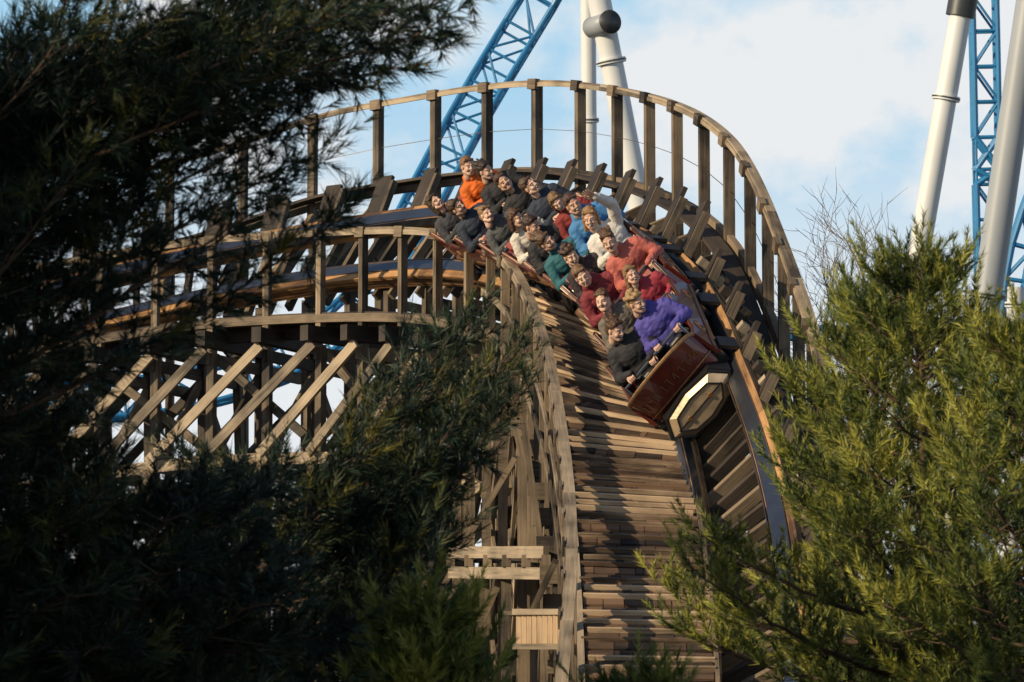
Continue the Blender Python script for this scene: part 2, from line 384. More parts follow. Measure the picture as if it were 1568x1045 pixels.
for (u0,v0,u1,v1,D) in [(770,560,840,900,55),(800,640,850,980,52),(690,870,790,700,55),(700,1040,770,880,53),(790,990,850,860,49),(740,760,790,560,57),(600,1040,700,860,57),(560,900,690,700,60)]:
    b.box(P(u0,v0,D),P(u1,v1,D-.4),.08,.17,V((0,1,0)),SUP,random.uniform(.3,.9))
for (u,v0,D) in [(700,560,60),(745,600,58.5),(720,700,56),(770,650,56.5),(800,700,54),(815,760,52.5),(835,860,50.5),(775,860,52),(700,860,54),(742,860,53.2)]:
    t=P(u,v0,D); b.box(t,ground(t),.14,.14,V((0,1,0)),SUP,random.uniform(.2,.8))
for k,p in enumerate(outer_posts):
    f=p-Zup*(HT+.35)
    sc=C.nearest(f); c,Tc,r,n=frame(sc); h=Zup.cross(Tc).normalized()
    b.box(f,ground(f)+h*.3,LEG,LEG,-h,SUP,.35)
    q=c-r*.7-n*.5; b.box(q,ground(q),LEG,LEG,-h,SUP,.35)
    b.box(f-Zup*.1,q-Zup*.0,.08,.22,Zup,DARK)
    b.box(f-Zup*2.3,q-Zup*.2,.06,.16,Zup,SUP)
    if k+1<len(outer_posts):
        g=outer_posts[k+1]-Zup*(HT+.35)
        if sc>s_apex:
            for m in (1.2,3.0): b.box(f-Zup*m,g-Zup*m,.06,.18,Zup,SUP); b.box(f-Zup*m,g-Zup*(m-1.1),.06,.14,Zup,SUP)
b.obj("timber_support_frame",coaster,MW)
wires.obj("safety_wires",coaster,MW)
b=B()
pa=P(690,846,53.5); pb=P(836,846,50.5)
for dz in (0,.28): b.box(pa-Zup*dz,pb-Zup*dz,.08,.16,Zup,HAND,.65)
b.box(pa+V((.0,.9,0)),pb+V((.4,.9,0)),.08,.18,Zup,SUP)
for t in (0,.2,.4,.6,.8,1): b.box(pa.lerp(pb,t)-V((0,.1,.12)),pa.lerp(pb,t)+V((0,1.0,-.12)),.12,.16,Zup,SUP)
pc=P(790,945,46.6); pd=P(862,945,46.4)
for i in range(9):
    a=pc.lerp(pd,i/9)+V((.005,0,0)); c=pc.lerp(pd,(i+1)/9)-V((.005,0,0)); m_=(a+c)/2
    b.box(m_+Zup*.03,m_-Zup*.33,.03,(c-a).length,Rv,BAT,random.uniform(.9,1.4))
b.box(pc-Rv*.04+V((0,-.03,.06)),pd+Rv*.04+V((0,-.03,.06)),.05,.07,Zup,HAND,.9)
b.box(pc-Rv*.04+V((0,-.03,-.36)),pd+Rv*.04+V((0,-.03,-.36)),.05,.07,Zup,HAND,.6)
b.box(pc+V((.0,.5,.05)),pd+V((.0,.5,.05)),.9,.05,Zup,SUP,.5)
b.obj("service_landing",coaster,MW)

# ------------------------------------------------------------------ TRAIN
M_red=plain("dark_red_lacquer",(.13,.018,.013),.3,0,.5,9,.5)
M_seat=plain("red_seat_vinyl",(.24,.018,.018),.5,0,.3,9)
M_gold=plain("brushed_gold_trim",(.30,.17,.08),.45,.7,.3,20)
M_black=plain("black_steel",(.02,.02,.022),.4,.4,.3,9)
M_shield=plain("aged_brass_panel",(.50,.38,.25),.42,.4,.5,7,bump=.4)
M_rim=plain("dark_bronze_rim",(.10,.045,.025),.45,.4,.3,20)
MC=[M_red,M_seat,M_gold,M_black,M_shield,M_steel,M_rim]
CSX,CSY,CSZ=1.05,1.09,1.10; PS=1.23
def car_mesh(lead):
    b=B(); W=.62
    top=[(-1.08,.86),(-.97,.88),(-.86,.78),(-.72,.68),(-.35,.60),(-.12,.64),(0,.82),(.12,.86),(.24,.78),(.40,.66),(.75,.58),(1.06,.62)]
    poly=[(-1.08,.22),(1.06,.22)]+top[::-1]
    for sx in (-1,1):
        x0=sx*W; b.prism(poly,x0-.025,x0+.025,0)
        for (a,c) in zip(top[:-1],top[1:]): b.tube((x0,a[0],a[1]),(x0,c[0],c[1]),.02,.02,6,6)
        b.box((x0+sx*.03,-1.05,.30),(x0+sx*.03,1.03,.30),.02,.05,Zup,2)
        for yy in (-.55,.55): 
            b.tube((x0+sx*.02,yy,.44),(x0+sx*.045,yy,.44),.10,.08,14,2); b.tube((x0+sx*.03,yy,.44),(x0+sx*.055,yy,.44),.055,.05,12,0)
    b.box((0,-1.06,.26),(0,1.05,.26),2*W-.06,.08,Zup,3)
    b.box((0,-1.0,.08),(0,1.0,.08),.35,.16,Zup,3)
    for y0 in (.12,-.97):
        for sx in (-1,1):
            cx=sx*.295
            sec=[(y0-.06,.30),(y0+.06,.30),(y0+.02,.80),(y0-.05,.88),(y0-.10,.84)]
            b.prism(sec,cx-.22,cx+.22,1)
            b.prism([(y0+.03,.26),(y0+.50,.30),(y0+.52,.37),(y0+.30,.37),(y0+.05,.34)],cx-.25,cx+.25,1)
            for ww in (-.25,.25): b.prism([(y0-.02,.31),(y0+.30,.36),(y0+.26,.60),(y0+.08,.76),(y0-.02,.80)],cx+ww-.02,cx+ww+.02,0)
        b.box((-W+.04,y0-.10,.52),(W-.04,y0-.10,.52),.05,.50,Zup,3)
        yb=y0+.635
        b.pipe([V((-.54,yb+.10,.40)),V((-.54,yb,.72)),V((-.04,yb,.72))],.02,8,5)
        b.pipe([V((.54,yb+.10,.40)),V((.54,yb,.72)),V((.04,yb,.72))],.02,8,5)
        for sx in (-1,1): b.ell((sx*.295,yb-.12,.58),(.19,.08,.05),3)
    WX=G/2/CSX
    for yy in (-.75,.75):
        for sx in (-1,1):
            x0=sx*(WX-.05)
            b.box((x0,yy-.32,.20),(x0,yy+.32,.20),.06,.16,Zup,3)
            for dy in (-.2,.2): b.tube((x0-.05,yy+dy,.135),(x0+.05,yy+dy,.135),.13,.13,16,3); b.tube((x0-.06,yy+dy,.135),(x0+.06,yy+dy,.135),.055,.055,10,5)
            b.box((sx*(WX+.03),yy,.2),(sx*(WX+.16),yy,.0),.3,.05,Zup,3)
        b.box((-.6,yy,.2),(.6,yy,.2),.14,.12,Zup,3)
    b.tube((0,-1.0,.14),(0,-1.28,.14),.05,.05,8,3)
    if lead:
        na=17; rows=[]
        for j,(t) in enumerate((0,.33,.66,1)):
            row=[]
            for i in range(na):
                a=math.radians(-90+180*i/(na-1)); ca=max(0,math.cos(a))
                zt=.60+.22*ca**.7; z=.16*(1-t)+zt*t
                row.append(V((W*math.sin(a)*(1-.10*(1-t)),1.02+(.16+.20*t)*ca**.8,z)))
            rows.append(row)
        vs=[q for r_ in rows for q in r_]; fs=[]
        for j in range(3):
            for i in range(na-1): a=j*na+i; fs.append((a,a+1,a+1+na,a+na))
        b.add(vs,fs,0)
        ins=[q+V((0,-.05,0)) for q in vs]; b.add(ins,[f[::-1] for f in fs],3)
        b.pipe([q for q in rows[3]],.026,8,2); b.pipe([q+V((0,.01,0)) for q in rows[1]],.014,6,2)
        for i in range(3,14):
            p=(rows[2][i]+rows[1][i])/2+V((0,.02,.06)); d=(rows[2][i+1]-rows[2][i-1]).normalized() if i<15 else Rv
            b.box(p-V((0,0,.06)),p+V((0,.02,.06)),.012,.012,V((0,1,0)),2)
            b.box(p+V((0,.01,.055)),p+d*.04+V((0,.01,random.choice((.055,-.02,.02)))),.012,.012,V((0,1,0)),2)
        hexo=[(-.60,.06),(-.44,.30),(0,.36),(.44,.30),(.60,.06),(.38,-.16),(0,-.22),(-.38,-.16)]
        b.prism(hexo,1.02,1.34,3,axis='y')
        inner=[(x*.94,(z-.07)*.92+.07) for x,z in hexo]
        vs=[(x,1.344,z) for x,z in inner]+[(x*.72,1.43,(z-.09)*.66+.09) for x,z in inner]
        n=8; fs=[(i,(i+1)%n,(i+1)%n+n,i+n) for i in range(n)]+[tuple(range(n,2*n))]
        b.add(vs,fs,4)
        ed=[V((x,1.35,z)) for x,z in inner]; b.pipe(ed+[ed[0]],.022,6,3)
        e2=[V(q) for q in vs[n:]]; b.pipe(e2+[e2[0]],.012,6,3)
        b.box((-.42,1.437,.09),(.42,1.437,.09),.012,.014,V((0,1,0)),3)
        for x in (-.2,.2): b.tube((x,1.43,.09),(x,1.45,.09),.035,.03,10,2)
        b.box((-.5,1.05,-.05),(-.5,1.30,-.05),.12,.22,Zup,3); b.box((.5,1.05,-.05),(.5,1.30,-.05),.12,.22,Zup,3)
    else:
        b.prism([(-W,.2),(W,.2),(W,.60),(.4,.68),(-.4,.68),(-W,.60)],1.02,1.06,0,axis='y')
        b.pipe([V((-W,1.04,.60)),V((-.4,1.04,.68)),V((.4,1.04,.68)),V((W,1.04,.60))],.016,6,6)
    return b.mesh("train_car_body",MC)
train=new_empty("roller_coaster_train")
mesh_lead=car_mesh(True); mesh_car=car_mesh(False)
car_M=[]
SC=Matrix.Diagonal((CSX,CSY,CSZ,1))
for k in range(5):
    s=s_front-1.40-2.48*k
    c,T,r,n=frame(s)
    m0_=Matrix((( -r.x,T.x,n.x,c.x),(-r.y,T.y,n.y,c.y),(-r.z,T.z,n.z,c.z),(0,0,0,1)))
    o=bpy.data.objects.new("lead_car" if k==0 else "train_car_%d"%k,mesh_lead if k==0 else mesh_car); scene.collection.objects.link(o)
    o.matrix_world=m0_@SC; o.parent=train; car_M.append(m0_)

# ------------------------------------------------------------------ PEOPLE
def remeshed(b,voxel,it,name):
    o=b.obj("tmp",None,[])
    m=o.modifiers.new('r','REMESH'); m.mode='VOXEL'; m.voxel_size=voxel; m.use_smooth_shade=True
    m2=o.modifiers.new('s','SMOOTH'); m2.iterations=it; m2.factor=.5
    dg=bpy.context.evaluated_depsgraph_get(); me=bpy.data.meshes.new_from_object(o.evaluated_get(dg))
    vs=np.empty(len(me.vertices)*3); me.vertices.foreach_get('co',vs); vs=vs.reshape(-1,3)
    fs=[tuple(p.vertices) for p in me.polygons]
    bpy.data.objects.remove(o); bpy.data.meshes.remove(me)
    return vs,fs
def hand_geo(kind):
    b=B()
    if kind=='grip':
        b.ell((0,-.045,.034),(.042,.045,.016)); b.cap((0,-.10,.03),(0,-.07,.032),.026,.03)
        for x,l in ((-.031,.92),(-.0105,1.05),(.0105,1.0),(.031,.82)):
            pts=[V((x,-.012,.036)),V((x,.026*l,.032)),V((x,.036*l,-.004)),V((x,.016,-.026*l))]
            for i,(a,c) in enumerate(zip(pts[:-1],pts[1:])): b.cap(a,c,.0095-.0008*i,.009-.0008*i)
        b.cap((-.036,-.06,.022),(-.046,-.025,-.004),.013,.011); b.cap((-.046,-.025,-.004),(-.036,.005,-.026),.0105,.009)
    else:
        b.ell((0,.045,0),(.042,.05,.016)); b.cap((0,-.03,0),(0,.01,0),.026,.03)
        for x,l,a in ((-.033,.062,-.18),(-.011,.075,-.05),(.011,.07,.06),(.032,.055,.2)):
            p0=V((x,.085,0)); d=V((math.sin(a),math.cos(a),0)); p1=p0+d*l*.55; p2=p1+(d+V((0,0,.35))).normalized()*l*.5
            b.cap(p0,p1,.0095,.0088); b.cap(p1,p2,.0086,.0072)
        b.cap((-.032,.02,.004),(-.062,.05,.012),.013,.011); b.cap((-.062,.05,.012),(-.074,.085,.016),.0105,.0085)
    return remeshed(b,.0042,2,'hand')
HAND_G={k:hand_geo(k) for k in ('grip','open')}
def body_mesh(pose,bulk):
    b=B(); tags=[]
    def cap(p0,p1,r0,r1,tag): b.cap(p0,p1,r0,r1); tags.append((V(p0),V(p1),r0,r1,tag))
    def ell(c,rad,tag): b.ell(c,rad); c=V(c); m=min(rad[0],rad[1]); tags.append((c-V((rad[0]-m,0,0)),c+V((rad[0]-m,0,0)),m,m,tag))
    k=bulk
    ell((0,.0,.10),(.175,.14,.12),1); ell((0,.01,.24),(.180*k,.145*k,.16),0); ell((0,-.005,.40),(.190*k,.142*k,.20),0)
    cap((-.13,-.015,.505),(.13,-.015,.505),.078*k,.078*k,0); cap((0,-.02,.56),(0,-.01,.625),.085,.074,0)
    if pose!='hood': cap((-.05,.03,.615),(.05,.03,.615),.03,.03,0)
    cap((0,0,.62),(0,.015,.72),.053,.05,2)
    if pose=='hood':
        ell((0,-.085,.60),(.115,.06,.06),0); cap((-.09,-.03,.60),(-.03,.06,.60),.036,.03,0); cap((.09,-.03,.60),(.03,.06,.60),.036,.03,0)
    arms={}
    for sx in (-1,1):
        sh=V((sx*.185,-.01,.495)); hx=.15
        if pose=='up' or (pose=='one' and sx==-1):
            el=V((sx*.30,.10,.72)); wr=V((sx*.24,.20,.93)); kind='open'
        elif pose=='twist':
            el=V((sx*.26,.12 if sx>0 else .03,.27)); hx=.08 if sx>0 else .20; wr=V((sx*hx,.33,.375)); kind='grip'
        else:
            el=V((sx*.29,.10,.28)); wr=V((sx*.15,.33,.375)); kind='grip'
        md=(sh+el)/2
        cap(sh,md,.074*k,.068*k,0); cap(md,el,.070*k,.062*k,0); cap(el,wr,.064*k,.047*k,0)
        cap(wr,wr+(wr-el).normalized()*.03,.047*k,.044*k,0)
        arms[sx]=(el,wr,kind,hx)
        hp=V((sx*.095,.02,.10)); kn=V((sx*.15,.46,.15)); an=V((sx*.15,.60,-.06))
        cap(hp,kn,.088,.062,1); cap(kn,an,.060,.042,1); cap(an-V((0,.0,.03)),an+V((0,.13,-.05)),.042,.034,3)
    vs,fs=remeshed(b,.0155,2,'body')
    cen=np.array([vs[list(f)].mean(axis=0) for f in fs]); best=np.full(len(fs),9.); tg=np.zeros(len(fs),int)
    for p0,p1,r0,r1,t in tags:
        a=np.array(p0);d=np.array(p1-p0); L2=max(1e-9,(d*d).sum()); q=np.clip(((cen-a)@d)/L2,0,1)
        dist=np.linalg.norm(cen-(a+q[:,None]*d),axis=1)-(r0+(r1-r0)*q)
        m=dist<best; best[m]=dist[m]; tg[m]=t
    sd_=random.random()*40
    ctr=np.array([0,0,.35])
    def fold(q):
        f=noise.noise(V((q[0]*7+sd_,q[1]*7,q[2]*34+4*q[0]))); g=noise.noise(V((q[0]*20,q[1]*20+sd_,q[2]*20)))
        return .016*(1-2*abs(f))*.6+.006*g
    nv=np.array([ (q-ctr)/max(1e-3,np.linalg.norm(q-ctr))*fold(q) for q in vs]); vs=vs+nv
    o=B(); o.v=[tuple(q) for q in vs]; o.f=[list(f) for f in fs]; o.m=list(map(int,tg)); o.t=[.5]*len(fs); o.uv=[(0,0)]*sum(len(f) for f in fs)
    for sx,(el,wr,kind,hx) in arms.items():
        hv,hf=HAND_G[kind]
        if kind=='grip':
            M=Matrix.Translation(V((sx*hx,.40,.34)))@Matrix.Rotation(math.radians(sx*8),4,'Z')@Matrix.Scale(-sx,4,Rv)
        else:
            d=(wr-el).normalized(); q=d.to_track_quat('Y','Z').to_matrix().to_4x4(); M=Matrix.Translation(wr+d*.05)@q@Matrix.Scale(sx,4,Rv)
        o.add([M@V(p) for p in hv],hf,2)
    return o.mesh("rider_body",[None]*4,True)
def head_mesh(kind,smile,jw=1.0):
    b=B()
    b.ell((0,-.012,.035),(.074,.093,.09)); b.ell((0,.03,-.025),(.060*jw,.064,.082)); b.cap((-.012,.066,-.088),(.012,.066,-.088),.026*jw,.026*jw)
    b.cap((0,.092,.012),(0,.110,-.024),.009,.015); b.cap((-.012,.096,-.028),(.012,.096,-.028),.010,.010)
    for sx in (-1,1):
        b.ell((sx*.036*jw,.066,-.032),(.026,.026,.026)); b.ell((sx*.072,-.002,-.008),(.011,.02,.032)); b.cap((sx*.045,.072,.026),(sx*.015,.086,.024),.010,.011)
        b.cap((sx*.052*jw,.0,-.055),(sx*.02,.055,-.088),.028,.026)
    b.cap((-.02,.082,-.074),(.02,.082,-.074),.010,.010)
    b.cap((0,-.02,-.06),(0,-.03,-.14),.052,.052)
    vs,fs=remeshed(b,.0058,2,'head')
    o=B(); o.v=[tuple(q) for q in vs]; o.f=[list(f) for f in fs]; o.m=[0]*len(fs); o.t=[.5]*len(fs); o.uv=[(0,0)]*sum(len(f) for f in fs)
    for sx in (-1,1):
        o.ell((sx*.031,.083,.004),(.012,.010,.006),2); o.ell((sx*.031,.090,.003),(.0058,.005,.0055),3)
        o.cap((sx*.046,.0805,.027),(sx*.017,.0915,.029),.0026,.003,1,6)
    if smile: 
        o.ell((0,.088,-.056),(.025,.014,.012),4); o.ell((0,.0945,-.052),(.021,.009,.006),5)
    else: o.ell((0,.094,-.054),(.022,.007,.005),4)
    h=B()
    h.ell((0,-.022,.052),(.083,.096,.088)); h.ell((0,-.045,.0),(.078,.075,.085))
    h.cap((-.055,.045,.080),(.05,.052,.090),.022,.024)
    if kind=='long':
        for sx in (-1,1): h.cap((sx*.072,-.01,.03),(sx*.078,-.02,-.13),.026,.03)
        h.ell((0,-.07,-.07),(.08,.045,.12))
    if kind=='curly':
        for _ in range(26):
            th=random.uniform(0,2*math.pi); ph=random.uniform(.0,1.3); q=V((math.sin(ph)*math.cos(th)*.085,-.02+math.sin(ph)*math.sin(th)*.085,.055+math.cos(ph)*.085))
            if not(q.y>.03 and q.z<.07): h.ell(q,(.028,.028,.028),0,8,6)
    if kind=='windy':
        for _ in range(16):
            th=random.uniform(0,2*math.pi); q=V((math.cos(th)*.06,-.04+math.sin(th)*.05,.11)); h.cap(q,q+V((random.uniform(-.03,.03),-.06,.03)),.018,.008)
    hv,hf=remeshed(h,.0075,1,'hair')
    hv=np.array([np.array(q)*(1+.06*noise.noise(V(q)*45)) for q in hv])
    o.add(hv,hf,1)
    if kind=='beanie':
        o.ell((0,-.018,.075),(.090,.104,.082),6); o.ell((0,-.012,.052),(.094,.108,.024),6)
    return o.mesh("rider_head",[None]*7,True)
BODY={(p,k):body_mesh(p,k) for p in ('grip','one','twist','hood') for k in (1.0,1.12)}
HEAD=[head_mesh('short',True),head_mesh('short',False,1.08),head_mesh('long',True,.93),head_mesh('curly',True),head_mesh('beanie',True),head_mesh('windy',True,1.06),head_mesh('windy',False,.96)]
cache={}
def cmat(kind,col,rough=.8,**kw):
    k=(kind,col)
    if k not in cache: cache[k]=plain(kind,col,rough,0,kw.get('var',.2),kw.get('scale',25),bump=kw.get('bump',0))
    return cache[k]
SK=[(.55,.34,.26),(.60,.39,.30),(.48,.29,.21),(.52,.33,.25)]
M_eye=plain("eye_white",(.45,.42,.39),.3,0,.05); M_pup=plain("eye_iris",(.07,.045,.035),.2,0,.1); M_mouth=plain("mouth",(.14,.03,.03),.5); M_teeth=plain("teeth",(.75,.72,.65),.3,0,.05)
BLK=(.018,.018,.022); NV=(.02,.028,.05); GY=(.07,.075,.08)
Rd=[((BLK,(.07,.035,.018),5,'grip',1.12,1),((.07,.06,.30),(.30,.19,.09),3,'hood',1.12,.98)),
 (((.13,.115,.095),(.09,.045,.022),1,'grip',1.0,.97),((.30,.03,.05),(.20,.11,.05),2,'twist',1.0,.88)),
 (((.17,.02,.03),(.14,.08,.04),0,'hood',1.0,1.02),((.42,.11,.09),(.08,.04,.02),6,'grip',1.12,1)),
 (((.03,.02,.025),(.05,.025,.015),3,'twist',1.0,.95),((.62,.59,.56),(.24,.14,.06),2,'one',1.12,1)),
 (((.02,.11,.14),(.08,.045,.025),5,'grip',1.0,1),((.05,.18,.40),(.06,.03,.02),0,'hood',1.12,1.03)),
 ((BLK,(.04,.02,.015),1,'hood',1.12,1),((.20,.025,.025),(.16,.09,.04),2,'grip',1.0,.93)),
 (((.56,.52,.47),(.07,.035,.02),2,'grip',1.0,.95),(NV,(.07,.04,.025),0,'twist',1.12,1)),
 ((GY,(.2,.12,.06),6,'hood',1.0,.92),(BLK,(.06,.03,.02),1,'grip',1.0,1)),
 ((NV,(.06,.035,.02),1,'grip',1.0,1),(BLK,(.03,.02,.015),5,'grip',1.12,1)),
 (((.04,.04,.05),(.05,.03,.015),2,'twist',1.0,.96),((.60,.12,.01),(.16,.09,.045),0,'hood',1.12,1))]
TR=[(.02,.02,.03),(.03,.04,.08),(.05,.05,.06)]
for row in range(10):
    M=car_M[row//2]; y0=(.12,-.97)[row%2]*CSY
    for side in (0,1):
        jac,hair,hd,pose,bulk,sz=Rd[row][side]
        x=(.285,-.285)[side]*CSX
        root=new_empty("rider")
        lean=math.radians(-5+random.uniform(-7,6)); 
        base=M@Matrix.Translation((x,y0+.20,.36*CSZ))@Matrix.Rotation(lean,4,'Y')@Matrix.Rotation(math.radians(random.uniform(-14,3)),4,'X')@Matrix.Scale(PS*sz,4)
        root.matrix_world=base
        o=bpy.data.objects.new("body",BODY[(pose,bulk)]); scene.collection.objects.link(o); o.parent=root
        sk=cmat("skin",random.choice(SK),.5,var=.08)
        for i,mt in enumerate((cmat("jacket_fabric",jac,.8,var=.35,bump=.8,scale=14),cmat("trouser_denim",random.choice(TR),.9),sk,cmat("shoe_leather",(.03,.025,.02),.6))):
            o.material_slots[i].link='OBJECT'; o.material_slots[i].material=mt
        h=bpy.data.objects.new("head",HEAD[hd]); scene.collection.objects.link(h); h.parent=root
        h.matrix_local=Matrix.Translation((random.uniform(-.02,.02),.025,.765))@Matrix.Rotation(math.radians(-22+random.uniform(-16,18)),4,'Y')@Matrix.Rotation(math.radians(random.uniform(-35,42)),4,'Z')@Matrix.Rotation(math.radians(random.uniform(-6,22)),4,'X')@Matrix.Scale(1.04,4)
        for i,mt in enumerate((sk,cmat("hair",hair,.6,scale=60,var=.5),M_eye,M_pup,M_mouth,M_teeth,cmat("knit_hat",(.3,.28,.26),.9))):
            h.material_slots[i].link='OBJECT'; h.material_slots[i].material=mt

# ------------------------------------------------------------------ background steel coaster
def to_ground(a,c):
    t=a.z/(a.z-c.z); return a+(c-a)*t
steel=new_empty("blue_steel_roller_coaster")
def truss(ctrl,wd,name,rad=.09,bay=1.6,n=60):
    cv=Curve(ctrl,it=30,n=200); b=B(); S=cv.samples(bay); prev=None
    for k,s in enumerate(S):
        p=cv.at(s);T=cv.tan(s); x=T.cross(V((0,1,0))).normalized(); y=x.cross(T).normalized()
        q=[p+x*wd/2-y*wd*.35,p-x*wd/2-y*wd*.35,p+x*wd/2+y*wd*.6,p-x*wd/2+y*wd*.6]
        for a,c in ((0,1),(2,3),(0,2),(1,3)): b.tube(q[a],q[c],rad*.55,rad*.55,6,0)
        if prev:
            for i in range(4): b.tube(prev[i],q[i],rad,rad,8,0)
            for a,c in ((0,1),(2,3),(0,2),(1,3)): 
                if k%2: b.tube(prev[a],q[c],rad*.5,rad*.5,6,0)
                else: b.tube(prev[c],q[a],rad*.5,rad*.5,6,0)
        prev=q
    return b.obj(name,steel,[M_blue])
truss([P(*q) for q in [(900,-170,118),(858,-60,118),(800,40,118),(748,125,117),(697,215,116),(652,300,115),(600,400,113),(530,490,111),(420,560,110),(280,600,109),(120,615,108),(-80,600,107)]],1.02,"lattice_track",.08,1.2)
truss([P(*q) for q in [(1505,-60,100),(1508,60,100),(1510,160,100),(1512,260,100),(1514,340,100)]]+[to_ground(P(1512,260,100),P(1514,340,100))],.62,"lattice_tower",.07,.9)
truss([P(*q) for q in [(1640,180,90),(1580,330,90),(1556,420,90),(1548,520,90),(1546,640,90)]],.5,"lattice_track_lower",.08,.8)
truss([P(*q) for q in [(1180,500,95),(1260,515,95),(1340,512,95),(1430,500,95),(1530,520,95),(1640,540,95)]],.35,"lattice_cross",.06,.8)
def column(p0,p1,r,mat,flanges=(),cap=False,name="steel_support_column"):
    e=new_empty(name); b=B(); g=to_ground(p0,p1); b.tube(g,p0,r,r,28,0)
    d=(p0-g).normalized(); Ln=(p0-g).length
    for f in flanges: 
        q=p0-d*f; b.tube(q-d*.06,q+d*.06,r*1.28,r*1.28,28,0); b.tube(q-d*.02,q+d*.02,r*1.32,r*1.32,28,1)
    if cap: b.tube(p0-d*.25,p0+d*.25,r*1.35,r*1.35,24,1)
    o=b.obj("shaft",e,[mat,M_dgrey],True)
    m=o.modifiers.new('e','EDGE_SPLIT'); m.split_angle=math.radians(35)
    return e
column(P(900,-60,101),P(903,290,101),.20,M_white,(4.2,))
c2=column(P(906,-60,99),P(974,290,99),.30,M_white,(2.65,))
b=B(); a=P(912,37,98.6); b.tube(a+V((-.1,.5,0)),a+V((.36,-.25,.0)),.27,.27,24,0); b.tube(a+V((.36,-.25,0)),a+V((.38,-.29,0)),.31,.31,24,1)
b.obj("pipe_stub",c2,[M_grey,M_dgrey],True)
column(P(1473,10,95),P(1400,430,95),.27,M_white,(2.3,),True)
column(P(1590,-80,82),P(1508,480,82),.31,M_grey,(7.5,))
column(P(1556,440,88),P(1553,560,88),.2,M_white,(0.4,))
column(P(588,560,96),P(590,700,96),.2,M_white,(),True)

# ------------------------------------------------------------------ trees
def foliage_mat(name,stops):
    m,n,l,b=newmat(name); at=n.new('ShaderNodeAttribute'); at.attribute_name='tint'
    r=n.new('ShaderNodeValToRGB'); e=r.color_ramp.elements
    for i,(p,c) in enumerate(stops):
        el=e[i] if i<2 else e.new(p)
        el.position=p; el.color=(*c,1)
    l.new(at.outputs['Fac'],r.inputs['Fac']); l.new(r.outputs[0],b.inputs['Base Color']); b.inputs['Roughness'].default_value=.5
    b.inputs['Specular IOR Level'].default_value=.3
    return m
M_needR=foliage_mat("pine_needles_sunlit",[(0,(.012,.028,.011)),(1,(.34,.33,.06)),(.5,(.095,.13,.03))])  # bright yellow-green end paints sunlight into the needle colour
M_needL=foliage_mat("pine_needles_shaded",[(0,(.005,.015,.012)),(1,(.16,.14,.025)),(.6,(.022,.044,.024))])  # shade over these pines painted in by darker needle colours
M_bark=plain("pine_bark",(.09,.055,.036),.9,0,.5,14,bump=1)
